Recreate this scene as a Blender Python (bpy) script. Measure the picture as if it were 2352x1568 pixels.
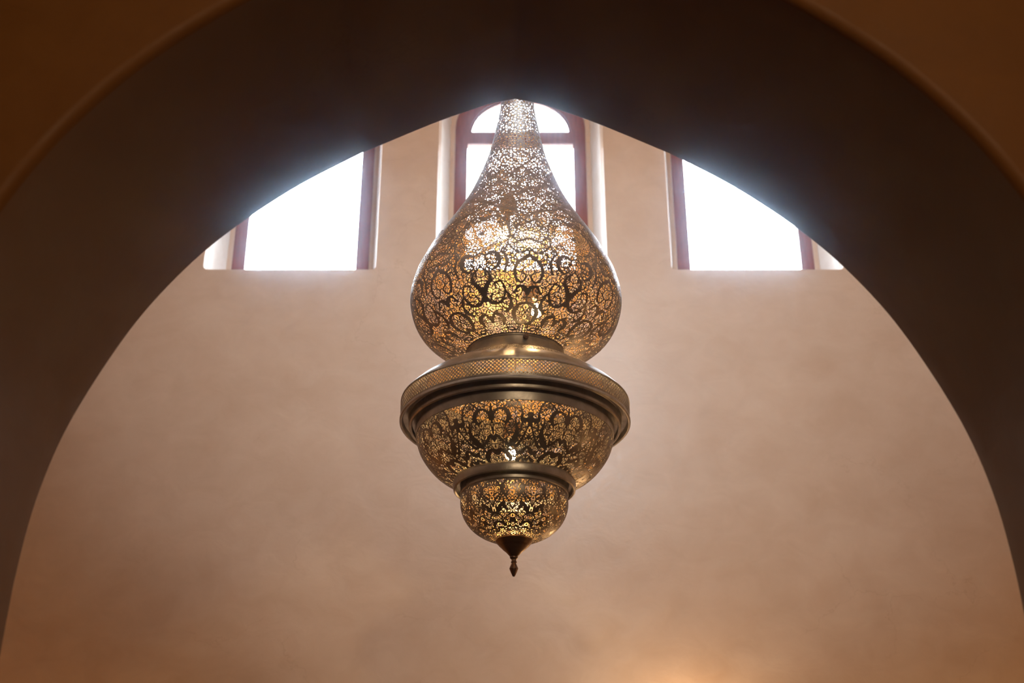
import bpy, bmesh, math, random
import numpy as np
from mathutils import Vector, Matrix
from mathutils.geometry import tessellate_polygon

for o in list(bpy.data.objects): bpy.data.objects.remove(o)
S = bpy.context.scene
COL = S.collection
PI = math.pi
R = math.radians

# ------------------------------------------------------------------ camera
cam_d = bpy.data.cameras.new('camera')
cam = bpy.data.objects.new('camera', cam_d)
COL.objects.link(cam)
cam.location = (0, 0, 1.6)
cam.rotation_euler = (R(90 + 26.5), 0, 0)
cam_d.sensor_width = 36.0
cam_d.lens = 36.0 * 3000.0 / 2352.0
cam_d.clip_end = 200
cam_d.dof.use_dof = True
cam_d.dof.focus_distance = 8.75
cam_d.dof.aperture_fstop = 1.3
S.camera = cam

# ------------------------------------------------------------------ view
S.view_settings.view_transform = 'Standard'
S.view_settings.look = 'None'
S.view_settings.gamma = 1.0
S.view_settings.use_curve_mapping = False
S.view_settings.exposure = 0.0

# ------------------------------------------------------------------ world: bright overcast sky
SKY = 40.0
w = bpy.data.worlds.new('overcast_sky')
S.world = w
w.use_nodes = True
nt = w.node_tree
nt.nodes.clear()
out = nt.nodes.new('ShaderNodeOutputWorld')
bg = nt.nodes.new('ShaderNodeBackground')
tc = nt.nodes.new('ShaderNodeTexCoord')
sp = nt.nodes.new('ShaderNodeSeparateXYZ')
cr = nt.nodes.new('ShaderNodeValToRGB')
cr.color_ramp.elements[0].position = 0.0
cr.color_ramp.elements[0].color = (0.55, 0.50, 0.44, 1)
cr.color_ramp.elements[1].position = 0.08
cr.color_ramp.elements[1].color = (0.86, 0.93, 1.0, 1)
nt.links.new(tc.outputs['Generated'], sp.inputs[0])
nt.links.new(sp.outputs['Z'], cr.inputs[0])
nt.links.new(cr.outputs[0], bg.inputs[0])
bg.inputs[1].default_value = SKY
nt.links.new(bg.outputs[0], out.inputs[0])

# ------------------------------------------------------------------ warm lamps of the place, plus one added wall spot
def point_light(name, loc, power, color, radius=0.15):
    l = bpy.data.lights.new(name, 'POINT')
    l.energy = power; l.color = color; l.shadow_soft_size = radius
    o = bpy.data.objects.new(name, l); COL.objects.link(o); o.location = loc
    return o
def area_light(name, loc, target, sx, sy, power, color, spread=180):
    l = bpy.data.lights.new(name, 'AREA'); l.shape = 'RECTANGLE'
    l.size = sx; l.size_y = sy; l.energy = power; l.color = color; l.spread = R(spread)
    o = bpy.data.objects.new(name, l); COL.objects.link(o); o.location = loc
    o.rotation_euler = (Vector(target) - Vector(loc)).to_track_quat('-Z', 'Y').to_euler()
    return o
WARM = (1.0, 0.62, 0.28)
WARM2 = (1.0, 0.55, 0.20)
def up_light(name, loc, target, power, color, angle=100):
    l = bpy.data.lights.new(name, 'SPOT'); l.energy = power; l.color = color
    l.spot_size = R(angle); l.spot_blend = 0.9; l.shadow_soft_size = 0.12
    o = bpy.data.objects.new(name, l); COL.objects.link(o); o.location = loc
    o.rotation_euler = (Vector(target) - Vector(loc)).to_track_quat('-Z', 'Y').to_euler()
    return o
point_light('wall_lamp_glow', (1.58, 11.7, 3.5), 34, WARM, 0.10)
up_light('wall_wash_spot', (-4.4, 10.9, 0.4), (-4.6, 12.0, 6.2), 200, (1.0, 0.45, 0.11))
up_light('wall_wash_spot', (0.5, 9.6, 0.3), (0.3, 12.0, 5.7), 480, (1.0, 0.84, 0.72), 72)  # added spot, no lamp there; stands in for daylight on the middle wall
up_light('wall_wash_spot', (3.6, 10.9, 0.4), (3.6, 12.0, 5.2), 330, WARM)
point_light('hall_lamp_glow', (4.6, 8.6, 2.6), 22, WARM2, 0.25)
point_light('entry_lamp_glow', (0.9, -1.5, 6.45), 470, (1.0, 0.72, 0.42), 0.3)

# ------------------------------------------------------------------ helpers
def mesh_obj(name, verts, faces, mat, parent=None, smooth=False):
    me = bpy.data.meshes.new(name)
    me.from_pydata([tuple(v) for v in verts], [], [tuple(f) for f in faces])
    me.validate()
    o = bpy.data.objects.new(name, me)
    COL.objects.link(o)
    if mat: me.materials.append(mat)
    if smooth:
        me.polygons.foreach_set('use_smooth', [True] * len(me.polygons))
    if parent: o.parent = parent
    return o
def fix_normals(o):
    bm = bmesh.new(); bm.from_mesh(o.data)
    bmesh.ops.remove_doubles(bm, verts=bm.verts, dist=1e-5)
    bmesh.ops.recalc_face_normals(bm, faces=bm.faces)
    bm.to_mesh(o.data); bm.free()
def struct(o, label=None):
    o['kind'] = 'structure'
    if label: o['label'] = label
    return o
def box(x0, x1, y0, y1, z0, z1):
    v = [(x, y, z) for z in (z0, z1) for y in (y0, y1) for x in (x0, x1)]
    f = [(0, 2, 3, 1), (4, 5, 7, 6), (0, 1, 5, 4), (2, 6, 7, 3), (0, 4, 6, 2), (1, 3, 7, 5)]
    return v, f
def smoothstep_by_angle(o, deg=35):
    me = o.data
    me.polygons.foreach_set('use_smooth', [True] * len(me.polygons))
    try: me.set_sharp_from_angle(angle=R(deg))
    except Exception: pass

# ------------------------------------------------------------------ materials
def principled(name):
    m = bpy.data.materials.new(name); m.use_nodes = True
    return m, m.node_tree, m.node_tree.nodes['Principled BSDF']
def noise(nt, scale, detail=4, rough=0.55, dist=0.0, stretch=None):
    tc = nt.nodes.new('ShaderNodeTexCoord'); n = nt.nodes.new('ShaderNodeTexNoise')
    n.inputs['Scale'].default_value = scale; n.inputs['Detail'].default_value = detail
    n.inputs['Roughness'].default_value = rough; n.inputs['Distortion'].default_value = dist
    if stretch:
        mp = nt.nodes.new('ShaderNodeMapping'); mp.inputs['Scale'].default_value = stretch
        nt.links.new(tc.outputs['Object'], mp.inputs[0]); nt.links.new(mp.outputs[0], n.inputs[0])
    else:
        nt.links.new(tc.outputs['Object'], n.inputs[0])
    return n
def ramp(nt, src, stops):
    r = nt.nodes.new('ShaderNodeValToRGB')
    e = r.color_ramp.elements
    while len(e) < len(stops): e.new(0.5)
    for k, (p, c) in enumerate(stops):
        e[k].position = p; e[k].color = (*c, 1)
    nt.links.new(src, r.inputs[0])
    return r
def mixc(nt, fac, a, b, mode='MIX'):
    m = nt.nodes.new('ShaderNodeMixRGB'); m.blend_type = mode
    if isinstance(fac, (int, float)): m.inputs[0].default_value = fac
    else: nt.links.new(fac, m.inputs[0])
    nt.links.new(a, m.inputs[1]); nt.links.new(b, m.inputs[2])
    return m
def plaster(name, dark, light, rough=0.5, spec=0.4):
    m, nt, b = principled(name)
    n1 = noise(nt, 0.9, 6, 0.6, 0.6)
    n2 = noise(nt, 3.0, 7, 0.62, 0.8, (1, 1, 1.35))
    n3 = noise(nt, 22, 5, 0.6)
    r1 = ramp(nt, n1.outputs['Fac'], [(0.32, dark), (0.68, light)])
    r2 = ramp(nt, n2.outputs['Fac'], [(0.3, (0.89, 0.86, 0.835)), (0.7, (1.0, 1.0, 1.0))])
    mx = mixc(nt, 0.9, r1.outputs[0], r2.outputs[0], 'MULTIPLY')
    # hairline cracks of the polished plaster
    wob = noise(nt, 1.6, 5, 0.65)
    wa = nt.nodes.new('ShaderNodeVectorMath'); wa.operation = 'MULTIPLY_ADD'
    wa.inputs[1].default_value = (0.9, 0.9, 0.9)
    tco = nt.nodes.new('ShaderNodeTexCoord')
    nt.links.new(wob.outputs['Color'], wa.inputs[0]); nt.links.new(tco.outputs['Object'], wa.inputs[2])
    vo = nt.nodes.new('ShaderNodeTexVoronoi'); vo.feature = 'DISTANCE_TO_EDGE'; vo.inputs['Scale'].default_value = 0.75
    nt.links.new(wa.outputs[0], vo.inputs['Vector'])
    cr_ = ramp(nt, vo.outputs['Distance'], [(0.0, (0.90, 0.875, 0.85)), (0.0075, (1, 1, 1))])
    msk = ramp(nt, noise(nt, 0.8, 3, 0.5).outputs['Fac'], [(0.50, (0, 0, 0)), (0.60, (1, 1, 1))])
    mc = mixc(nt, msk.outputs[0], mx.outputs[0], mixc(nt, 1.0, mx.outputs[0], cr_.outputs[0], 'MULTIPLY').outputs[0])
    nt.links.new(mc.outputs[0], b.inputs['Base Color'])
    rr = ramp(nt, n2.outputs['Fac'], [(0.3, (rough - 0.07,) * 3), (0.7, (rough + 0.08,) * 3)])
    nt.links.new(rr.outputs[0], b.inputs['Roughness'])
    b.inputs['Specular IOR Level'].default_value = spec
    bp = nt.nodes.new('ShaderNodeBump'); bp.inputs['Strength'].default_value = 0.25
    bp.inputs['Distance'].default_value = 0.02
    ad = nt.nodes.new('ShaderNodeMath'); ad.operation = 'MULTIPLY_ADD'
    nt.links.new(n3.outputs['Fac'], ad.inputs[0]); ad.inputs[1].default_value = 0.12
    nt.links.new(n2.outputs['Fac'], ad.inputs[2])
    nt.links.new(ad.outputs[0], bp.inputs['Height']); nt.links.new(bp.outputs[0], b.inputs['Normal'])
    return m
M_WALL = plaster('polished_pink_plaster', (0.565, 0.408, 0.292), (0.63, 0.475, 0.352), 0.36, 0.55)
M_ARCH = plaster('shade_darkened_plaster', (0.17, 0.090, 0.048), (0.20, 0.108, 0.059), 0.6, 0.3)  # same plaster darkened: the shade inside the arch is put into the colour
M_REVEAL = plaster('daylit_toned_reveal', (0.86, 0.85, 0.83), (0.90, 0.89, 0.88), 0.5, 0.4)  # same plaster whitened: strong daylight on the splays is put into the colour
M_LAMPLIT = plaster('lamplit_toned_plaster', (0.165, 0.063, 0.010), (0.195, 0.077, 0.013), 0.6, 0.3)  # arch plaster tinted orange: warm lamplight on the hall side is in the colour
M_FLOOR = plaster('stone_floor', (0.10, 0.075, 0.055), (0.16, 0.115, 0.085), 0.35, 0.5)
def wood():
    m, nt, b = principled('red_brown_wood')
    n = noise(nt, 6, 5, 0.6, 0.2, (6, 6, 0.7))
    r = ramp(nt, n.outputs['Fac'], [(0.3, (0.17, 0.045, 0.032)), (0.7, (0.24, 0.068, 0.046))])
    nt.links.new(r.outputs[0], b.inputs['Base Color']); b.inputs['Roughness'].default_value = 0.4
    return m
M_WOOD = wood()
def metal(name, c1, c2, rough, scale=9, met=1.0):
    m, nt, b = principled(name)
    n = noise(nt, scale, 5, 0.6, 0.4)
    r = ramp(nt, n.outputs['Fac'], [(0.35, c1), (0.65, c2)])
    nt.links.new(r.outputs[0], b.inputs['Base Color'])
    b.inputs['Metallic'].default_value = met
    rr = ramp(nt, n.outputs['Fac'], [(0.35, (rough + 0.06,) * 3), (0.65, (rough - 0.06,) * 3)])
    nt.links.new(rr.outputs[0], b.inputs['Roughness'])
    return m
M_OUT = metal('aged_bronze', (0.38, 0.375, 0.37), (0.56, 0.555, 0.54), 0.38, met=0.75)
M_SHELL = metal('shade_toned_pierced_bronze', (0.29, 0.27, 0.255), (0.39, 0.37, 0.35), 0.40, met=0.8)  # darker copy of the trim metal, shade on down-facing parts put into colour
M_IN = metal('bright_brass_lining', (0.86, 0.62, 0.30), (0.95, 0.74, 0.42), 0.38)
M_DARK = metal('dark_bronze', (0.20, 0.14, 0.11), (0.27, 0.20, 0.16), 0.42)
def glass():
    m = bpy.data.materials.new('window_glass'); m.use_nodes = True
    nt = m.node_tree; nt.nodes.clear()
    o = nt.nodes.new('ShaderNodeOutputMaterial'); t = nt.nodes.new('ShaderNodeBsdfTransparent')
    g = nt.nodes.new('ShaderNodeBsdfGlossy'); g.inputs['Roughness'].default_value = 0.02
    f = nt.nodes.new('ShaderNodeFresnel'); f.inputs[0].default_value = 1.45
    x = nt.nodes.new('ShaderNodeMixShader')
    t.inputs[0].default_value = (0.97, 0.985, 1, 1)
    nt.links.new(f.outputs[0], x.inputs[0]); nt.links.new(t.outputs[0], x.inputs[1])
    nt.links.new(g.outputs[0], x.inputs[2]); nt.links.new(x.outputs[0], o.inputs[0])
    return m
M_GLASS = glass()
def glow(name, col, strength):
    m = bpy.data.materials.new(name); m.use_nodes = True
    nt = m.node_tree; nt.nodes.clear()
    o = nt.nodes.new('ShaderNodeOutputMaterial'); e = nt.nodes.new('ShaderNodeEmission')
    e.inputs[0].default_value = (*col, 1); e.inputs[1].default_value = strength
    nt.links.new(e.outputs[0], o.inputs[0])
    return m
M_BULB = glow('lit_bulb_glass', (1.0, 0.62, 0.26), 260)

# ------------------------------------------------------------------ walls with arched windows
SILL = 8.431
def arch_loop(hw, bot, spring, rise, rc=0.0, n=20, nc=4):
    pts = []
    if rc > 0:
        for k in range(nc + 1):
            a = -PI / 2 - (PI / 2) * k / nc          # bottom-left corner
            pts.append((-hw + rc + rc * math.cos(a), bot + rc + rc * math.sin(a)))
    else:
        pts += [(-hw, bot)] * (nc + 1)
    for k in range(n + 1):
        a = PI - PI * k / n
        pts.append((hw * math.cos(a), spring + rise * math.sin(a)))
    if rc > 0:
        for k in range(nc + 1):
            a = 0 - (PI / 2) * k / nc
            pts.append((hw - rc + rc * math.cos(a), bot + rc + rc * math.sin(a)))
    else:
        pts += [(hw, bot)] * (nc + 1)
    return pts
L_FACE = arch_loop(0.912, SILL, 10.70, 0.94, 0.045)
L_DEEP = arch_loop(0.814, SILL + 0.001, 10.69, 0.81, 0.012)
L_FRAME = arch_loop(0.761, SILL + 0.002, 10.666, 0.70, 0.006)
def window_wall(name, x0, x1, z0, z1, cx, M, thick=0.80, label=None):
    """wall face at local y=0, the outside at y=thick, three-step splayed openings."""
    V, F = [], []
    def add(p, y):
        V.append(M @ Vector((p[0], y, p[1]))); return len(V) - 1
    def poly(holes, y):
        loops = [[(x0, z0), (x1, z0), (x1, z1), (x0, z1)]] + holes
        flat = [q for l in loops for q in l]
        base = len(V)
        for q in flat: add(q, y)
        for t in tessellate_polygon([[Vector((q[0], q[1], 0)) for q in l] for l in loops]):
            F.append(tuple(base + i for i in t))
    sh = lambda L, c: [(p[0] + c, p[1]) for p in L]
    uniq = lambda L: [p for i, p in enumerate(L) if (p[0] - L[i - 1][0]) ** 2 + (p[1] - L[i - 1][1]) ** 2 > 1e-10]
    poly([uniq(sh(L_FACE, c)) for c in cx], 0.0)
    poly([uniq(sh(L_FRAME, c)) for c in cx], thick)
    for c in cx:
        # softly rounded plaster arris, splay, ledge, straight part behind the frame
        steps = [(L_FACE, 0.0)]
        for t in (0.2, 0.45, 0.7, 0.92):
            steps.append(([tuple(a + (b - a) * t for a, b in zip(p, q)) for p, q in zip(L_FACE, L_DEEP)], 0.585 * t))
        steps += [(L_DEEP, 0.585), (L_FRAME, 0.592), (L_FRAME, thick)]
        prev = None
        for L, y in steps:
            ring = [add(q, y) for q in sh(L, c)]
            if prev:
                n = len(ring)
                for i in range(n):
                    j = (i + 1) % n
                    F.append((prev[i], prev[j], ring[j], ring[i]))
            prev = ring
    b = [add(p, y) for y in (0, thick) for p in ((x0, z0), (x1, z0), (x1, z1), (x0, z1))]
    for i in range(4):
        j = (i + 1) % 4
        F.append((b[i], b[j], b[4 + j], b[4 + i]))
    o = mesh_obj(name, V, F, M_WALL)
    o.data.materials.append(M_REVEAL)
    fix_normals(o)
    Mi = M.inverted()
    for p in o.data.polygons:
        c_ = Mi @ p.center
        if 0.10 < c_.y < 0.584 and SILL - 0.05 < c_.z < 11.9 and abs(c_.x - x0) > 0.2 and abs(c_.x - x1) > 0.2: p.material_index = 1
    struct(o, label)
    return o
FAN = [(0.588 * math.cos(PI - PI * k / 24), 10.614 + 0.485 * math.sin(PI - PI * k / 24)) for k in range(25)]
LOW = [(-0.6155, SILL + 0.09), (-0.6155, 10.44), (0.6155, 10.44), (0.6155, SILL + 0.09)]
WN = [0]
def window(c, M, portal=True):
    WN[0] += 1
    root = bpy.data.objects.new('window_%d' % WN[0], None); COL.objects.link(root)
    root.matrix_world = M @ Matrix.Translation((c, 0.59, SILL))
    struct(root)
    o0 = [(p[0] * 0.997, p[1]) for p in L_FRAME]
    o0 = [p for i, p in enumerate(o0) if (p[0] - o0[i - 1][0]) ** 2 + (p[1] - o0[i - 1][1]) ** 2 > 1e-10]
    loops = [o0, LOW, FAN]
    flat = [q for l in loops for q in l]; n = len(flat)
    V = [(q[0], y, q[1] - SILL) for y in (0.0, 0.09) for q in flat]
    F = []
    for t in tessellate_polygon([[Vector((q[0], q[1], 0)) for q in l] for l in loops]):
        F.append(t); F.append(tuple(n + i for i in reversed(t)))
    s = 0
    for l in loops:
        for i in range(len(l)):
            j = (i + 1) % len(l)
            F.append((s + i, s + j, n + s + j, n + s + i))
        s += len(l)
    fr = mesh_obj('window_frame', V, F, M_WOOD, root); fix_normals(fr)
    v, f = box(-0.618, 0.618, -0.012, 0.088, 10.445 - SILL, 10.610 - SILL)
    tr = mesh_obj('transom', v, f, M_WOOD, root)
    v, f = box(-0.6165, 0.6165, 0.062, 0.068, 0.088, 10.442 - SILL)
    g = mesh_obj('glass_pane', v, f, M_GLASS, root)
    V = [(q[0] * 1.003, y, q[1] - SILL) for y in (0.062, 0.068) for q in FAN]; k = len(FAN)
    F = [tuple(range(k)), tuple(reversed(range(k, 2 * k)))] + [(i, (i + 1) % k, k + (i + 1) % k, k + i) for i in range(k)]
    g2 = mesh_obj('fanlight_pane', V, F, M_GLASS, root)
    # slim putty bead round the fanlight
    V, F = [], []
    for i, q in enumerate(FAN):
        for (s_, y) in ((1.0, 0.03), (0.965, 0.03), (0.965, 0.05), (1.0, 0.05)):
            V.append((q[0] * s_, y, (q[1] - 10.614) * s_ + 10.614 - SILL))
        if i:
            for a in range(4):
                b2 = (a + 1) % 4
                F.append((4 * (i - 1) + a, 4 * (i - 1) + b2, 4 * i + b2, 4 * i + a))
    mesh_obj('fanlight_bead', V, F, M_WOOD, root)
    if portal:
        l = bpy.data.lights.new('daylight_portal', 'AREA'); l.shape = 'RECTANGLE'
        l.size = 1.35; l.size_y = 2.9
        l.cycles.is_portal = True
        p = bpy.data.objects.new('daylight_portal', l); COL.objects.link(p)
        p.matrix_world = M @ Matrix.Translation((c, 0.80, 9.9)) @ Matrix.Rotation(R(-90), 4, 'X')
    return root

XL, XR = -5.35, 5.5
Y_FAR, Y_BACK, Y_NEAR = 12.0, 6.0, 4.45
ZTOP = 12.7
XW = (-2.351, 0.098, 2.597)
M_far = Matrix.Translation((0, Y_FAR, 0))
window_wall('wall_far', XL, XR, -0.05, ZTOP + 0.05, XW, M_far, label='pinkish polished plaster wall with three tall windows behind the lantern')
for c in XW: window(c, M_far)
# the same clerestory above the arch, facing the far wall
M_up = Matrix.Translation((0.1, Y_BACK, 0)) @ Matrix.Rotation(PI, 4, 'Z')
window_wall('wall_above_arch', -5.45, 5.45, 6.75, ZTOP + 0.05, (-0.5,), M_up)
for c in (-0.5,): window(c, M_up)
# side walls, one pair of windows each
M_l = Matrix.Translation((XL, 9.0, 0)) @ Matrix.Rotation(R(90), 4, 'Z')
M_r = Matrix.Translation((XR, 9.0, 0)) @ Matrix.Rotation(R(-90), 4, 'Z')
window_wall('wall_left', -3.0, 3.0, -0.05, ZTOP + 0.05, (), M_l)
window_wall('wall_right', -3.0, 3.0, -0.05, ZTOP + 0.05, (), M_r)
v, f = box(XL - 0.9, XR + 0.9, 5.1, 12.9, ZTOP, ZTOP + 0.2)
struct(mesh_obj('ceiling', v, f, M_WALL))
v, f = box(-6.6, 6.6, -5.3, 13.0, -0.25, 0.0)
struct(mesh_obj('floor', v, f, M_FLOOR))

# ------------------------------------------------------------------ the arch
ARC = [(0.0, 6.109), (0.135, 6.076), (0.257, 6.028), (0.458, 5.939), (0.785, 5.772), (0.886, 5.716), (1.188, 5.520), (1.472, 5.288), (1.696, 5.058),
       (1.919, 4.752), (2.092, 4.42), (2.232, 4.07), (2.312, 3.728), (2.346, 3.387), (2.354, 3.079), (2.356, 2.6), (2.356, 1.2), (2.356, 0.0)]
def catmull(P, sub):
    P = [np.array(p, float) for p in P]
    P = [2 * P[0] - P[1]] + P + [2 * P[-1] - P[-2]]
    o = []
    for i in range(1, len(P) - 2):
        for k in range(sub):
            t = k / sub
            o.append(0.5 * (2 * P[i] + (P[i + 1] - P[i - 1]) * t + (2 * P[i - 1] - 5 * P[i] + 4 * P[i + 1] - P[i + 2]) * t * t
                            + (-P[i - 1] + 3 * P[i] - 3 * P[i + 1] + P[i + 2]) * t ** 3))
    o.append(P[-2])
    return np.array(o)
hc = catmull(ARC, 6)
AX = 0.018
prof = [(-x + AX, z) for x, z in hc[::-1]] + [(x + AX, z) for x, z in hc[1:]]
def offset(P, d):
    o = []
    for i, p in enumerate(P):
        a = P[max(i - 1, 0)]; b = P[min(i + 1, len(P) - 1)]
        tx, tz = b[0] - a[0], b[1] - a[1]; l = math.hypot(tx, tz)
        nx, nz = -tz / l, tx / l               # outward from the opening
        z = p[1] + nz * d
        o.append((p[0] + nx * d, z if 0 < i < len(P) - 1 else 0.0))
    return o
V, F = [], []
rr = 0.05; rb = 0.03
rings = []
for k in range(7):
    a = (PI / 2) * k / 6
    rings.append((rr * (1 - math.sin(a)), Y_NEAR + rr * (1 - math.cos(a))))
for k in range(1, 12):
    rings.append((0.0, Y_NEAR + rr + (Y_BACK - rb - Y_NEAR - rr) * k / 12))
for k in range(5):
    a = (PI / 2) * k / 4
    rings.append((rb * (1 - math.cos(a)), Y_BACK - rb + rb * math.sin(a)))
prev = None
ends = []
for d, y in rings:
    ring = []
    for p in offset(prof, d):
        V.append((p[0], y, p[1])); ring.append(len(V) - 1)
    if prev:
        for i in range(len(ring) - 1):
            F.append((prev[i], prev[i + 1], ring[i + 1], ring[i]))
    else: ends.append(ring)
    prev = ring
ends.append(prev)
def face_around(ring, y, x0, x1, z1):
    n = len(ring)
    L = [V[i] for i in ring]
    A = len(V); V.extend([(x0, y, 0), (x0, y, z1), (x1, y, z1), (x1, y, 0)])
    outline = ring + [A + 3, A + 2, A + 1, A]
    for t in tessellate_polygon([[Vector((V[i][0], V[i][2], 0)) for i in outline]]):
        F.append(tuple(outline[i] for i in t))
    return A
a1 = face_around(ends[0], Y_NEAR, -6.0, 6.0, 6.75)
a2 = face_around(ends[1], Y_BACK, -6.0, 6.0, 6.75)
for i in range(3):
    F.append((a1 + i, a1 + i + 1, a2 + i + 1, a2 + i))
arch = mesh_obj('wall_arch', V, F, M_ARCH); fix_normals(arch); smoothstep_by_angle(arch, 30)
arch.data.materials.append(M_LAMPLIT)
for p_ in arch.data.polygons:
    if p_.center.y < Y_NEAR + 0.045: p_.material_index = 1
struct(arch, 'deep plastered archway framing the lantern, its shade put into a dark brown tone')

# entry hall on the camera's side
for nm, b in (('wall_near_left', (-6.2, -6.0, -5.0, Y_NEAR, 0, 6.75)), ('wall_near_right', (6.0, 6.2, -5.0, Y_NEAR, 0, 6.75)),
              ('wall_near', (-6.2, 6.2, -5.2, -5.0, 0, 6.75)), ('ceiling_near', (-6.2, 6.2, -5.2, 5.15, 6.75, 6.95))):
    v, f = box(*b); struct(mesh_obj(nm, v, f, M_LAMPLIT))

# ------------------------------------------------------------------ the lantern
LX, LY, LZ = 0.0108, 8.0, 3.9388
lamp = bpy.data.objects.new('pierced_lantern', None); COL.objects.link(lamp)
lamp.location = (LX, LY, LZ); lamp.rotation_euler = (0, 0.0084, 0)
lamp['label'] = 'large pierced bronze lantern hanging in the archway, its bulbs glowing through the filigree'
lamp['category'] = 'lantern'
K = 0.0030                                       # metres of lantern per drawing unit
def zz(y):                                       # photo-row table of the lantern axis -> height
    T = [(180, 7.8241), (244, 7.5639), (303, 7.3293), (400, 6.9544), (505, 6.5628), (618, 6.157), (690, 5.9066), (811, 5.4992), (834, 5.4235), (925, 5.1299),
         (964, 5.0067), (985, 4.941), (1108, 4.565), (1158, 4.4163), (1243, 4.1687), (1324, 3.9388)]
    return float(np.interp(y, [t[0] for t in T], [t[1] for t in T])) - LZ
def mm(y): return float(np.interp(y, [244, 505, 690, 811, 964, 1108, 1243, 1324], [0.003274, 0.003125, 0.003027, 0.002966, 0.002893, 0.002827, 0.002769, 0.002734]))
def P(r, y):
    y2 = y + 10.0 * (r / 266.0) ** 2                # a near round body shows its side tangents a little high
    return (r * (1 - 0.014 * r / 266.0) * mm(y2), zz(y2))           # (radius m, height m)

def lathe(name, pts, mat, seg=128, parent=lamp, sharp=35, closed=False):
    V, F = [], []
    n = len(pts)
    for i in range(seg):
        a = 2 * PI * i / seg
        for r, z in pts: V.append((r * math.sin(a), -r * math.cos(a), z))
    m = n if closed else n - 1
    for i in range(seg):
        j = (i + 1) % seg
        for k in range(m):
            l = (k + 1) % n
            F.append((i * n + k, j * n + k, j * n + l, i * n + l))
    o = mesh_obj(name, V, F, mat, parent)
    bm = bmesh.new(); bm.from_mesh(o.data)
    bmesh.ops.remove_doubles(bm, verts=bm.verts, dist=1e-6)
    bmesh.ops.recalc_face_normals(bm, faces=bm.faces)
    bm.to_mesh(o.data); bm.free()
    smoothstep_by_angle(o, sharp)
    return o

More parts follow.
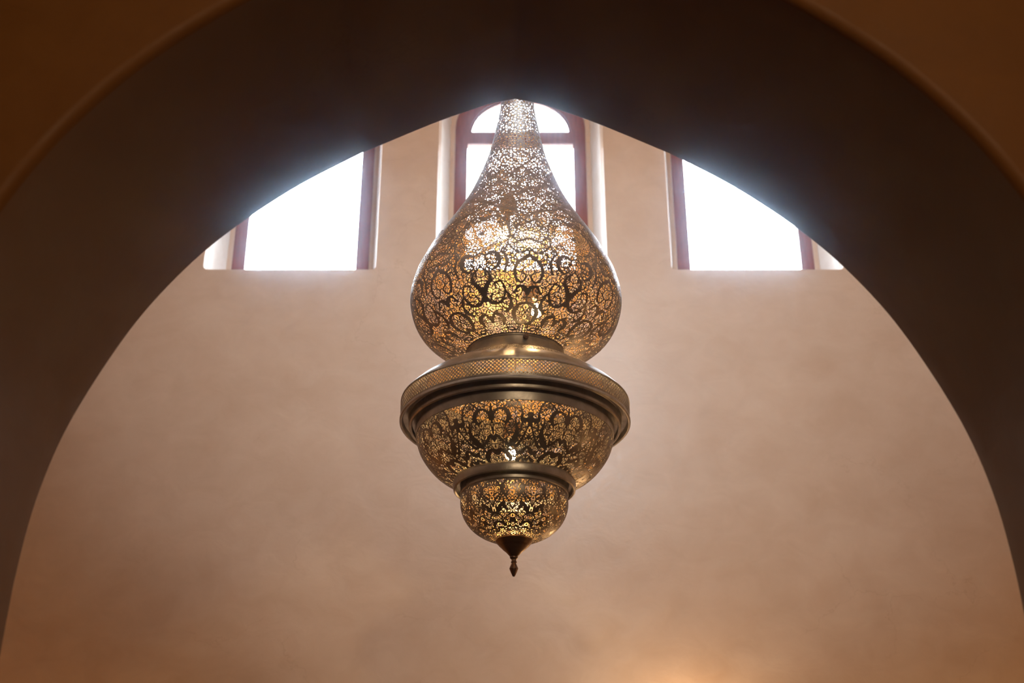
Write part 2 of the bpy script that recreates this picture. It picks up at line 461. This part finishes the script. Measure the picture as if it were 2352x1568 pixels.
# ---- pierced shells: a drawn pattern field is contoured into real openings
def resample(pts, step):
    p = catmull(pts, 12)
    d = np.r_[0, np.cumsum(np.hypot(*np.diff(p, axis=0).T))]
    n = max(int(d[-1] / step) + 1, 3)
    t = np.linspace(0, d[-1], n)
    return np.interp(t, d, p[:, 0]), np.interp(t, d, p[:, 1]), t
class Shell:
    """half sector 0..TH of a surface of revolution; lengths in drawing units (K metres)."""
    def __init__(s, profile, repeats, ds, cols):
        rad, z, t = resample([(a / K, b / K) for a, b in profile], ds)
        s.rad, s.z, s.s = rad, z, t
        s.rep = repeats; s.TH = PI / repeats
        s.th = np.linspace(0, s.TH, cols + 1)
        s.f = np.full((cols + 1, len(t)), 50.0)
        s.metric = s.rad[None, :]
        s.ds = t[1] - t[0]
    def R_at(s, q): return float(np.interp(q, s.s, s.rad))
    def stamp(s, th, q, r):
        if r < -5: return
        Rr = s.R_at(q); w = r + 4.0
        j0 = max(int((q - w - s.s[0]) / s.ds), 0); j1 = min(int((q + w - s.s[0]) / s.ds) + 2, len(s.s))
        dth = s.th[1]
        i0 = max(int((th - w / Rr) / dth), 0); i1 = min(int((th + w / Rr) / dth) + 2, len(s.th))
        if j0 >= j1 or i0 >= i1: return
        d = np.hypot((s.th[i0:i1, None] - th) * Rr, s.s[None, j0:j1] - q) - r
        s.f[i0:i1, j0:j1] = np.minimum(s.f[i0:i1, j0:j1], d)
    def stroke(s, pts, w=0.8):
        """pts: (a 0..1 across the half sector, s, half width)"""
        p = catmull(pts, 14)
        for a, q, r in p:
            s.stamp(a * s.TH, q, max(r * w, 0.8))
    def dot(s, a, q, r): s.stamp(a * s.TH, q, r)
    def cells(s, size, rib, seed, lo=None, hi=None, avoid=()):
        rng = np.random.RandomState(seed)
        lo = s.s[0] if lo is None else lo; hi = s.s[-1] if hi is None else hi
        C = np.zeros((0, 2))
        area_w = s.rad / s.rad.sum()
        miss = 0
        while miss < 3500 and len(C) < 3000:
            q = np.interp(rng.rand(), np.cumsum(area_w), s.s)
            t = rng.rand() * s.TH
            sz = size(q)
            Rr = s.R_at(q)
            if q < lo or q > hi: miss += 1; continue
            bad = False
            for (aa, qq, rr2) in avoid:
                if math.hypot((t - aa * s.TH) * Rr, q - qq) < rr2: bad = True
            if bad: miss += 1; continue
            if len(C):
                m = np.minimum(np.minimum(abs(C[:, 0] - t), C[:, 0] + t), 2 * s.TH - C[:, 0] - t) if False else abs(C[:, 0] - t)
                d = np.hypot(m * Rr, C[:, 1] - q)
                if d.min() < sz: miss += 1; continue
            # stay clear of the mirror lines unless on them
            e = min(t, s.TH - t) * Rr
            if e < sz * 0.22: t = 0.0 if t < s.TH / 2 else s.TH
            elif e < sz * 0.5: miss += 1; continue
            if len(C) and np.hypot((C[:, 0] - t) * Rr, C[:, 1] - q).min() < sz * 0.9: miss += 1; continue
            C = np.vstack([C, [t, q]]); miss = 0
        A = np.vstack([C, np.c_[-C[:, 0], C[:, 1]], np.c_[2 * s.TH - C[:, 0], C[:, 1]]])
        A = np.unique(np.round(A, 7), axis=0)
        for j in range(len(s.s)):
            near = A[abs(A[:, 1] - s.s[j]) < 40]
            if len(near) < 2: continue
            d = np.hypot((s.th[:, None] - near[None, :, 0]) * s.rad[j], s.s[j] - near[None, :, 1])
            d.partition(1, axis=1)
            e = (d[:, 1] - d[:, 0]) * 0.5 - rib(s.s[j])
            if lo <= s.s[j] <= hi: s.f[:, j] = np.minimum(s.f[:, j], e)
        # a curled tendril in every cell
        for t, q in C:
            sz = size(q); Rr = s.R_at(q)
            if sz < 7.5:
                if rng.rand() < 0.5: s.stamp(t, q, 0.5 * rib(q) + 0.6)
                continue
            ph = rng.rand() * 2 * PI; hand = 1 if rng.rand() < 0.5 else -1
            if t < 1e-6 or t > s.TH - 1e-6:            # on a mirror line: a small leaf
                for u in np.linspace(-1, 1, 9):
                    s.stamp(t, q + u * sz * 0.34, 0.35 + 1.7 * (1 - abs(u)))
                continue
            n = int(sz * 2.4); turns = 1.05 + 0.25 * rng.rand()
            for k in range(n + 1):
                u = k / n
                rad = sz * (0.56 - 0.36 * u); an = ph + hand * u * turns * 2 * PI
                s.stamp(t + rad * math.cos(an) / Rr, q + rad * math.sin(an), 0.62 + 0.2 * u + (0.75 if u > 0.93 else 0))
    def scrolls(s, spacing, seed, lo, hi, avoid=(), wid=1.0):
        rng = np.random.RandomState(seed); C = []; miss = 0
        cw = np.cumsum(s.rad / s.rad.sum())
        while miss < 400:
            q = np.interp(rng.rand(), cw, s.s); t = rng.rand() * s.TH; Rr = s.R_at(q); sp_ = spacing(q)
            e = min(t, s.TH - t) * Rr
            if q < lo + sp_ * 0.4 or q > hi - sp_ * 0.4 or e < sp_ * 0.42 or any(math.hypot((t - u) * Rr, q - v) < sp_ * 0.95 for u, v in C) \
                    or any(math.hypot((t - aa * s.TH) * Rr, q - qq) < r2 + sp_ * 0.4 for aa, qq, r2 in avoid):
                miss += 1; continue
            C.append((t, q)); miss = 0
            ph = rng.rand() * 2 * PI; hand = 1 if rng.rand() < 0.5 else -1
            n = int(sp_ * 5)
            for k in range(n + 1):
                u = k / n; rad = sp_ * (0.62 - 0.48 * u ** 1.1); an = ph + hand * u * 3.1 * PI
                wd = (0.9 + 0.9 * math.sin(PI * min(1, u * 1.15)) + (2.3 if u > 0.965 else 0)) * wid
                s.stamp(t + rad * math.cos(an) / Rr, q + rad * math.sin(an), wd)
                if k in (int(n * .26), int(n * .52)):      # leaves springing from the scroll
                    for v in np.linspace(0, 1, 7):
                        r2 = rad * (1 - 0.42 * v); a2 = an + hand * 0.55 * v
                        s.stamp(t + r2 * math.cos(a2) / Rr, q + r2 * math.sin(a2), (0.8 + 1.7 * math.sin(PI * v) ** 0.8) * wid)
    def rosette(s, a, q, rad, n=12, tw=2.1, rib=0.68):
        T = s.th[:, None]; Rr = s.rad[None, :]
        dx = (T - a * s.TH) * Rr; dy = s.s[None, :] - q
        rho = np.hypot(dx, dy) + 1e-6; ph = np.arctan2(dx, dy)
        L = np.log(np.maximum(rho, 3.0))
        g = np.full(rho.shape, 50.0)
        for sg in (1, -1):
            u = (n * ph + sg * n * tw * 0.62 * L) / PI
            fr = np.abs(u - np.round(u))
            grad = n * math.hypot(1, tw * 0.62) / (PI * rho)
            g = np.minimum(g, fr / grad - rib * np.clip(rho / 34, 0.2, 1))
        g = np.minimum(g, rho - 5.0)
        g = np.minimum(g, np.abs(rho - rad) - 1.3)
        ins = rho < rad + 0.5
        s.f = np.where(ins, g, s.f)
    def solid(s, q0, q1):
        m = (s.s >= q0) & (s.s <= q1)
        s.f[:, m] = np.minimum(s.f[:, m], -2.0)
    def build(s, name, parent, thick=0.0026):
        f = s.f.copy(); f[np.abs(f) < 0.02] = -0.02
        f[:, 0] = -2; f[:, -1] = -2
        n, m = f.shape
        I, J = np.meshgrid(np.arange(n), np.arange(m), indexing='ij')
        neg = f < 0
        cell = [(0, 0), (1, 0), (1, 1), (0, 1)]
        c = [neg[a:n - 1 + a, b:m - 1 + b] for a, b in cell]
        full = c[0] & c[1] & c[2] & c[3]
        anym = (c[0] | c[1] | c[2] | c[3]) & ~full
        polys4 = []; polys3 = []
        i, j = np.nonzero(full)
        polys4.append(np.stack([np.stack([i + a, j + b], 1) for a, b in cell], 1).astype(float))
        ci, cj = np.nonzero(anym)
        for tri in (((0, 0), (1, 0), (1, 1)), ((0, 0), (1, 1), (0, 1))):
            vi = np.stack([ci + a for a, b in tri], 1); vj = np.stack([cj + b for a, b in tri], 1)
            fv = f[vi, vj]; ng = fv < 0; cnt = ng.sum(1)
            pv = np.stack([vi, vj], 2).astype(float)
            polys3.append(pv[cnt == 3])
            for want in (1, 2):
                sel = cnt == want
                p = pv[sel]; g = fv[sel]; b = ng[sel]
                lone = np.argmax(b if want == 1 else ~b, axis=1)
                r = np.arange(len(p))
                A = p[r, lone]; B = p[r, (lone + 1) % 3]; C = p[r, (lone + 2) % 3]
                ga, gb, gc = g[r, lone], g[r, (lone + 1) % 3], g[r, (lone + 2) % 3]
                # evaluate crossings from a canonical end so shared edges agree
                tab = np.clip(ga / (ga - gb), 0.04, 0.96)[:, None]; tac = np.clip(ga / (ga - gc), 0.04, 0.96)[:, None]
                AB = A + (B - A) * tab; AC = A + (C - A) * tac
                if want == 1: polys3.append(np.stack([A, AB, AC], 1))
                else: polys4.append(np.stack([AB, B, C, AC], 1))
        q4 = np.concatenate(polys4); q3 = np.concatenate(polys3)
        allp = np.concatenate([q4.reshape(-1, 2), q3.reshape(-1, 2)])
        key = np.round(allp * 512).astype(np.int64)
        kk = key[:, 0] * (1 << 22) + key[:, 1]
        u, first, inv = np.unique(kk, return_index=True, return_inverse=True)
        uv = allp[first]
        th = uv[:, 0] * s.th[1]
        rad = np.interp(uv[:, 1], np.arange(m), s.rad) * K
        z = np.interp(uv[:, 1], np.arange(m), s.z) * K
        i4 = inv[:len(q4) * 4].reshape(-1, 4); i3 = inv[len(q4) * 4:].reshape(-1, 3)
        i3 = i3[(i3[:, 0] != i3[:, 1]) & (i3[:, 1] != i3[:, 2]) & (i3[:, 0] != i3[:, 2])]
        i4 = i4[(i4[:, 0] != i4[:, 1]) & (i4[:, 1] != i4[:, 2]) & (i4[:, 2] != i4[:, 3]) & (i4[:, 3] != i4[:, 0])]
        V, Q, T3 = [], [], []
        nv = len(uv)
        off0 = s.rot
        for k in range(s.rep):
            for sg in (1, -1):
                an = off0 + 2 * s.TH * k + sg * th
                V.append(np.stack([rad * np.sin(an), -rad * np.cos(an), z], 1))
                b = (len(V) - 1) * nv
                Q.append((i4 if sg == -1 else i4[:, ::-1]) + b); T3.append((i3 if sg == -1 else i3[:, ::-1]) + b)
        V = np.concatenate(V); Q = np.concatenate(Q); T3 = np.concatenate(T3)
        # weld the sector seams
        kv = np.round(V * 20000).astype(np.int64)
        _, first, inv = np.unique(kv[:, 0] * 4000037 * 4000037 + kv[:, 1] * 4000037 + kv[:, 2], return_index=True, return_inverse=True)
        V = V[first]; Q = inv[Q]; T3 = inv[T3]
        def clean(A):
            ok = np.ones(len(A), bool)
            for a in range(A.shape[1]):
                for b in range(a): ok &= A[:, a] != A[:, b]
            return A[ok]
        Q = clean(Q); T3 = clean(T3)
        me = bpy.data.meshes.new(name)
        me.vertices.add(len(V)); me.vertices.foreach_set('co', V.astype(np.float32).ravel())
        nl = Q.size + T3.size
        me.loops.add(nl); me.loops.foreach_set('vertex_index', np.r_[Q.ravel(), T3.ravel()].astype(np.int32))
        me.polygons.add(len(Q) + len(T3))
        st = np.r_[np.arange(len(Q)) * 4, Q.size + np.arange(len(T3)) * 3]
        me.polygons.foreach_set('loop_start', st.astype(np.int32))
        me.polygons.foreach_set('use_smooth', np.ones(len(st), bool))
        me.update(calc_edges=True)
        me.validate()
        o = bpy.data.objects.new(name, me); COL.objects.link(o); o.parent = parent
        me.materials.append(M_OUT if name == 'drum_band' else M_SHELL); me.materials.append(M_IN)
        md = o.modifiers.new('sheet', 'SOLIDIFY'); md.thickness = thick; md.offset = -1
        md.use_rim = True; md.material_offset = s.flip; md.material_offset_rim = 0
        print('SHELL', name, len(V), len(st))
        return o
    rot = 0.0; flip = 1

# --- onion-shaped upper shade
up = [(0.1256, 7.8241), (0.1254, 7.6811), (0.1258, 7.5638), (0.1426, 7.44), (0.1632, 7.3294), (0.1879, 7.1963), (0.2193, 7.0689), (0.2574, 6.9544), (0.2985, 6.841), (0.3396, 6.7399), (0.3807, 6.6547), (0.431, 6.5627), (0.4843, 6.4717), (0.5417, 6.3777), (0.6021, 6.2739), (0.6582, 6.157), (0.705, 6.045), (0.7325, 5.9066), (0.7174, 5.7855), (0.672, 5.6796), (0.6054, 5.6039), (0.5146, 5.5434), (0.4238, 5.5091), (0.3299, 5.487)]
up = [(r, z - LZ) for r, z in up]
sh = Shell(up, 7, 1.3, 84)
EQ = float(sh.s[np.argmax(sh.rad)])
END = float(sh.s[-1])
def st(l): sh.stroke([(a, EQ + q, r) for a, q, r in l])
size_up = lambda q: float(np.interp(q, [0, EQ - 300, EQ - 60, EQ + 60, END], [6.6, 7.6, 9.0, 11.0, 9.8]))
rib_up = lambda q: float(np.interp(q, [0, EQ - 300, EQ - 60, EQ], [1.6, 1.2, 0.9, 0.8]))
sh.cells(size_up, rib_up, 11, avoid=((0, EQ - 52, 46),))
sh.scrolls(lambda q: float(np.interp(q, [0, EQ - 250, EQ], [15, 22, 30])), 3, EQ - 130, END, avoid=((0, EQ - 52, 46),), wid=0.62)
sh.rosette(0, EQ - 52, 47)
rng = np.random.RandomState(9)
for k in range(46):
    sh.dot(rng.rand(), EQ - 120 - 430 * rng.rand(), 2.2 + 1.6 * rng.rand())
for l in [
    [(0, 4, 2), (.12, 10, 2.6), (.28, 6, 3.2), (.40, 16, 4.6), (.38, 36, 4.2), (.24, 44, 2.2), (.14, 34, 1.6), (.2, 26, 1.6)],
    [(0, 112, 5), (0, 96, 6.5), (.09, 80, 6.5), (.2, 64, 4.5), (.16, 50, 3.0), (.05, 40, 2), (0, 30, 1.5)],
    [(.02, 104, 4.5), (.2, 120, 3.8), (.40, 114, 3.2), (.5, 92, 2.8), (.42, 72, 2.4), (.3, 74, 2), (.29, 86, 1.5)],
    [(.50, 92, 2.6), (.62, 110, 3.4), (.60, 130, 4.8), (.50, 140, 3.0)],
    [(1, -4, 2.4), (.86, 8, 2.6), (.70, 2, 2.6), (.58, -16, 2.2), (.60, -36, 2.0)],
    [(.58, -14, 2.0), (.50, 6, 2.4), (.56, 30, 3.8), (.50, 52, 2.4)],
    [(1, 14, 4.5), (.84, 26, 3.6), (.72, 44, 4.2), (.74, 66, 3.5), (.86, 74, 2.4), (.94, 62, 1.8), (.88, 52, 1.6)],
    [(1, 96, 6.5), (.92, 84, 4.2), (.80, 84, 3.0), (.70, 98, 2.6)],
    [(0, 168, 4), (.08, 150, 3), (.22, 146, 4.8), (.36, 158, 6.0), (.34, 178, 3.0)],
    [(1, 120, 3), (.80, 126, 4), (.68, 146, 6.0), (.76, 170, 4), (.92, 178, 4), (1, 168, 5)],
    [(0, -106, 5), (.2, -116, 3.6), (.42, -104, 2.8), (.56, -76, 2.2), (.60, -44, 2.0), (.78, -22, 2.6), (1, -30, 3.4)],
    [(1, -84, 5), (.86, -96, 3.4), (.72, -86, 2.4), (.70, -66, 2.0), (.82, -56, 1.8)],
    [(1, -110, 2.4), (.7, -134, 3.2), (.3, -152, 4.0), (0, -172, 5)],
    [(0, -140, 5), (.25, -132, 2.6)],
    [(0, -176, 3), (.4, -198, 3.2), (.8, -214, 4.0), (1, -232, 5)],
    [(1, -186, 4.6), (.75, -176, 2.2)],
    [(1, -236, 2.4), (.6, -256, 3.0), (.2, -272, 3.6), (0, -290, 4.6)],
    [(0, -240, 4.4), (.3, -232, 2.0)],
    [(0, -294, 2), (.5, -316, 2.6), (1, -344, 3.8)], [(1, -300, 4), (.8, -290, 2)],
    [(1, -348, 2), (.5, -372, 2.4), (0, -396, 3.4)], [(0, -352, 3.4), (.3, -344, 2)],
    [(0, -400, 1.6), (.5, -420, 2.0), (1, -444, 3.0)], [(1, -404, 3.0), (.6, -396, 2)],
]: st(l)
sh.solid(END - 3, END + 1)
sh.rot = R(-19)
sh.build('upper_shade', lamp)

# --- mid bowl
mid = [P(228, 1000), P(228.5, 1008), P(226, 1020), P(220, 1036), P(209, 1054), P(194, 1072), P(176, 1087), P(156, 1098), P(134, 1107)]
sh = Shell(mid, 8, 1.25, 76)
END = float(sh.s[-1]); EQ = 0.0
sh.cells(lambda q: float(np.interp(q, [0, END], [9.8, 8.8])), lambda q: 0.75, 5)
sh.scrolls(lambda q: 27.0, 8, 0, END, wid=0.5)
for l in [
    [(0, 8, 1.6), (0, 22, 4), (0, 34, 9), (0, 44, 3), (.03, 52, 1.6), (0, 72, 1.4)],
    [(.05, 30, 4), (.18, 20, 2.6), (.36, 22, 4.5), (.45, 36, 6), (.37, 48, 3.4), (.27, 44, 1.8)],
    [(.3, 22, 3), (.42, 10, 2.4), (.52, 4, 2)],
    [(.76, 66, 2.2), (.80, 40, 2.4), (.74, 14, 2.4), (.62, 2, 2.0)],
    [(1, 32, 7), (1, 40, 6.5), (.86, 44, 5.5), (.76, 38, 2.4), (.80, 28, 1.8)],
    [(1, 48, 4), (.92, 64, 2.2), (.78, 88, 3.4), (.66, 100, 4)],
    [(.62, 48, 2.2), (.66, 66, 5.2), (.60, 84, 7.0), (.46, 98, 5.6), (.36, 92, 3), (.38, 80, 2)],
    [(.46, 98, 3), (.24, 88, 3.2), (.1, 76, 4.4), (0, 84, 5)],
    [(1, 100, 2.4), (.9, 110, 4.4), (.78, 118, 6.4), (.66, 112, 3)],
    [(0, 118, 8), (.14, 108, 3.6), (.3, 116, 6.6), (.44, 132, 5.2), (.4, 146, 2.6)],
    [(1, 140, 5), (.84, 132, 3), (.7, 142, 5.6), (.66, 156, 3)],
]: st(l)
sh.solid(0, 2.5); sh.solid(END - 4, END + 1)
sh.rot = R(-13.5)
sh.build('middle_bowl', lamp)

# --- small bottom bowl
low = [P(122.5, 1137), P(124.5, 1148), P(125, 1158), P(123, 1172), P(116, 1190), P(104, 1207), P(88, 1221), P(68, 1232), P(50, 1238), P(36, 1241)]
sh = Shell(low, 8, 1.1, 48)
END = float(sh.s[-1])
sh.cells(lambda q: float(np.interp(q, [0, END], [8.6, 8.2])), lambda q: 0.68, 23)
sh.scrolls(lambda q: 19.0, 4, 0, END, wid=0.36)
for l in [
    [(0, 4, 1.6), (.22, 2, 1.8), (.40, 12, 2.6), (.46, 26, 4.6), (.34, 36, 2.6), (.2, 30, 1.8), (.22, 20, 1.2)],
    [(.46, 24, 3), (.6, 36, 2.0), (.84, 46, 1.6), (1, 60, 1.6)],
    [(1, 6, 1.6), (.78, 4, 1.8), (.62, 14, 2.0), (.46, 26, 3)],
    [(.46, 30, 2), (.24, 44, 1.8), (.12, 58, 1.8), (0, 66, 3)],
    [(.44, 54, 5.2), (.60, 58, 4.6), (.74, 68, 5.0), (.86, 62, 2.2)], [(.3, 66, 2), (.44, 58, 4)],
    [(0, 74, 2.4), (.24, 80, 1.8), (.5, 86, 1.8), (.76, 78, 2.0), (1, 72, 3)],
    [(0, 94, 6.0), (.1, 88, 3), (.16, 100, 3)], [(1, 92, 2), (.7, 98, 4.4), (.56, 106, 3.6)],
    [(0, 112, 2), (.3, 108, 2), (.6, 114, 2), (1, 110, 3.4)],
]: st_l = [(a, q, r) for a, q, r in l]; sh.stroke(st_l)
sh.solid(0, 2.0); sh.solid(END - 4, END + 1)
sh.rot = R(-2)
sh.build('bottom_bowl', lamp)

# --- drum with its diamond lattice
drum = [P(262, 920), P(265.5, 930), P(266.5, 942), P(266, 955), P(264.5, 963)]
sh = Shell(drum, 190, 0.5, 10)
END = float(sh.s[-1])
TW = sh.TH
U = sh.th[:, None] / TW; W = sh.s[None, :] / (TW * sh.rad.mean())
a_ = np.abs(((U + W) / 2) - np.round((U + W) / 2)); b_ = np.abs(((U - W) / 2) - np.round((U - W) / 2))
sh.f = (np.minimum(a_, b_) * 2 * TW * sh.rad.mean() / math.sqrt(2)) - 1.0
sh.solid(0, 4.5); sh.solid(END - 5.5, END + 1)
sh.build('drum_band', lamp, 0.002)

# --- low dome between neck and drum, finely pierced
dome = [P(118, 840.5), P(150, 853), P(178, 868.5), P(204, 886)]
sh = Shell(dome, 12, 1.4, 44)
END = float(sh.s[-1])
sh.cells(lambda q: 7.5, lambda q: 1.1, 31)
sh.solid(0, 2); sh.solid(END - 2, END + 1)
sh.flip = 1
sh.build('drum_dome', lamp)

def bulge(r0, y0, r1, y1, k, n=6):
    out = []
    for i in range(n + 1):
        t = i / n
        out.append(P(r0 + (r1 - r0) * t + k * math.sin(PI * t), y0 + (y1 - y0) * t))
    return out
# shoulder ring round the dome, with a rolled upper edge and the dark joint over the lattice
lathe('shoulder_ring', [P(200, 883), P(203, 881.5), P(208, 884), P(225, 893.5), P(240, 902.5), P(251, 911), P(257, 916), P(260.5, 919), P(261, 921), P(259, 922.5), P(259, 924), P(264.5, 922), P(266, 923.5), P(266, 926), P(263, 927), P(254, 921), P(242, 909), P(220, 896)], M_OUT, 160, closed=True)
# neck collar
neck = lathe('neck_collar', [P(110.5, 811), P(112.5, 812), P(112.5, 815), P(110, 817), P(109.5, 832), P(111, 836), P(118, 840.5), P(122, 843), P(118, 845), P(107, 838), P(106, 817)], M_OUT, 128, closed=True)
# small set screw on the collar
sc = mesh_obj('set_screw', [], [], M_DARK, lamp)
bm = bmesh.new()
an = R(11.5)
rr_ = 109.0 * mm(820)
for rad, l0, l1 in ((0.012, -0.01, 0.012), (0.019, 0.012, 0.034), (0.012, 0.034, 0.040)):
    g = bmesh.ops.create_cone(bm, cap_ends=True, segments=14, radius1=rad, radius2=rad * 0.9, depth=l1 - l0)
    bmesh.ops.translate(bm, verts=g['verts'], vec=(0, 0, (l0 + l1) / 2))
bmesh.ops.rotate(bm, verts=bm.verts, matrix=Matrix.Rotation(R(90), 3, 'X'))
bmesh.ops.translate(bm, verts=bm.verts, vec=(0, -rr_, zz(823)))
bmesh.ops.rotate(bm, verts=bm.verts, matrix=Matrix.Rotation(an, 3, 'Z'))
bm.to_mesh(sc.data); bm.free(); smoothstep_by_angle(sc, 40)
# mouldings under the drum
lathe('drum_rim', [P(263, 961), P(267, 961.5), P(268.5, 964), P(268.5, 967.5), P(266.5, 969.5), P(263, 969.5), P(261, 967), P(260, 959), P(248, 958), P(245.5, 961), P(246, 964), P(247, 967), P(247, 976), P(246, 980), P(243, 982),
                   P(240, 981), P(238.5, 972), P(230, 971), P(228, 968), P(236, 952), P(258, 952)], M_OUT, 160, closed=True)
lathe('bowl_collar', bulge(229.5, 968, 229.5, 1001.5, 1.2) + bulge(227.5, 1001.5, 226, 968, 1.0), M_OUT, 160, closed=True)
lathe('bowl_rim', [P(134, 1104.5), P(139.5, 1105.5), P(141.8, 1108), P(142.5, 1112), P(142, 1121), P(141, 1125), P(138, 1127), P(135, 1124.5), P(133, 1115), P(126, 1114), P(124.5, 1117), P(125, 1128), P(125, 1136), P(123.5, 1138), P(119.5, 1136), P(120, 1112), P(128, 1108), P(133, 1107)], M_OUT, 128, closed=True)
# bottom cup and finial
lathe('bottom_cup', [P(30, 1236), P(40, 1238.5), P(42, 1240.5), P(42.5, 1243), P(40, 1247), P(37.5, 1249), P(36.5, 1251), P(33, 1254.5), P(29, 1257.5), P(28, 1259.5), P(24, 1263), P(18, 1268), P(13, 1273.5), P(9, 1278), P(0.01, 1278), P(0.01, 1240), ], M_DARK, 72, closed=True)
lathe('finial', [P(0.01, 1276), P(7, 1277), P(9.2, 1279), P(9.2, 1281.5), P(7, 1283.5), P(5.6, 1285), P(5.4, 1288), P(6.6, 1290), P(6.8, 1291.5), P(5.6, 1293), P(6.2, 1296), P(8, 1300), P(9.9, 1304.5), P(10.2, 1306), P(9.0, 1309),
                 P(6.5, 1315), P(4.2, 1320), P(2.6, 1323.2), P(0.01, 1324)], M_DARK, 48)
# stem inside, bulbs on their holders
lathe('inner_rod', [(0.001, zz(1100)), (0.0025, zz(1100)), (0.0025, 8.5 - LZ), (0.001, 8.5 - LZ)], M_DARK, 12)
lathe('top_cap', [(0.10, 7.822 - LZ), (0.124, 7.822 - LZ), (0.127, 7.842 - LZ), (0.11, 7.902 - LZ), (0.06, 7.982 - LZ), (0.03, 8.022 - LZ), (0.028, 8.092 - LZ), (0.001, 8.092 - LZ)], M_OUT, 48)
def bulb(px, py, hy, dy=0.0, hx=None):
    """photo column / row of the glowing bulb and of its holder"""
    z = zz(py) + LZ; x = (px - 1176) * mm(py) - LX - (z - LZ) * 0.0084
    zh = zz(hy) + LZ
    h = lathe('bulb_holder', [(0.001, 0.07), (0.022, 0.07), (0.046, 0.05), (0.060, 0.01), (0.060, -0.05), (0.040, -0.075), (0.001, -0.075)], M_DARK, 24)
    h.location = (x * 0.75 + (0 if hx is None else hx), dy, zh - LZ)
    a = lathe('bulb_stem', [(0.001, 0.0), (0.016, 0.0), (0.016, (z - zh) + 0.04), (0.001, (z - zh) + 0.04)], M_DARK, 12, parent=h)
    a.location = (0, 0, -0.05)
    b = lathe('light_bulb', [(0.001, 0.062), (0.013, 0.06), (0.015, 0.045), (0.030, 0.022), (0.037, 0.0), (0.033, -0.020), (0.018, -0.034), (0.001, -0.038)], M_BULB, 24, parent=h)
    b.location = (x - h.location[0], 0, z - zh)
    b['label'] = 'lit warm white bulb'
bulb(1160, 538, 470)
bulb(1232, 716, 668)
bulb(1173, 1044, 985)

# hanging chain and ceiling plate
lathe('ceiling_plate', [(0.001, ZTOP - 0.09 - LZ), (0.03, ZTOP - 0.09 - LZ), (0.10, ZTOP - 0.05 - LZ), (0.16, ZTOP - 0.02 - LZ), (0.165, ZTOP - LZ), (0.001, ZTOP - LZ)], M_DARK, 48)
zc = 8.45 - LZ; link = 0.12
V, F = [], []
idx = 0
while zc < ZTOP - 0.1 - LZ:
    base = len(V); n1, n2 = 20, 6
    for i in range(n1):
        a = 2 * PI * i / n1
        cx_, cz_ = 0.028 * math.cos(a), 0.05 * math.sin(a) + (0.018 if math.sin(a) > 0 else -0.018)
        for j in range(n2):
            b = 2 * PI * j / n2
            rx = cx_ + 0.007 * math.cos(b) * math.cos(a); rz = cz_ + 0.007 * math.cos(b) * math.sin(a); ry = 0.007 * math.sin(b)
            V.append((rx, ry, zc + rz) if idx % 2 == 0 else (ry, rx, zc + rz))
    for i in range(n1):
        for j in range(n2):
            F.append((base + i * n2 + j, base + ((i + 1) % n1) * n2 + j, base + ((i + 1) % n1) * n2 + (j + 1) % n2, base + i * n2 + (j + 1) % n2))
    zc += link; idx += 1
mesh_obj('chain', V, F, M_DARK, lamp, True)

# ------------------------------------------------------------------ added scatter volume in the entry hall, imitates lens bloom
v, f = box(-5.95, 5.95, -4.95, 4.38, 0.02, 6.7)
bloom_vol = mesh_obj('lens_bloom_volume', v, f, None)
m = bpy.data.materials.new('bloom_scatter'); m.use_nodes = True
nt = m.node_tree; nt.nodes.clear()
o = nt.nodes.new('ShaderNodeOutputMaterial'); vs = nt.nodes.new('ShaderNodeVolumeScatter')
vs.inputs['Color'].default_value = (0.62, 0.80, 1.0, 1)
vs.inputs['Density'].default_value = 0.0062
vs.inputs['Anisotropy'].default_value = 0.992
nt.links.new(vs.outputs[0], o.inputs['Volume'])
bloom_vol.data.materials.append(m)
bloom_vol['kind'] = 'stuff'; bloom_vol['label'] = 'added volume imitating lens bloom round the bright windows'; bloom_vol['category'] = 'lens_bloom_volume'
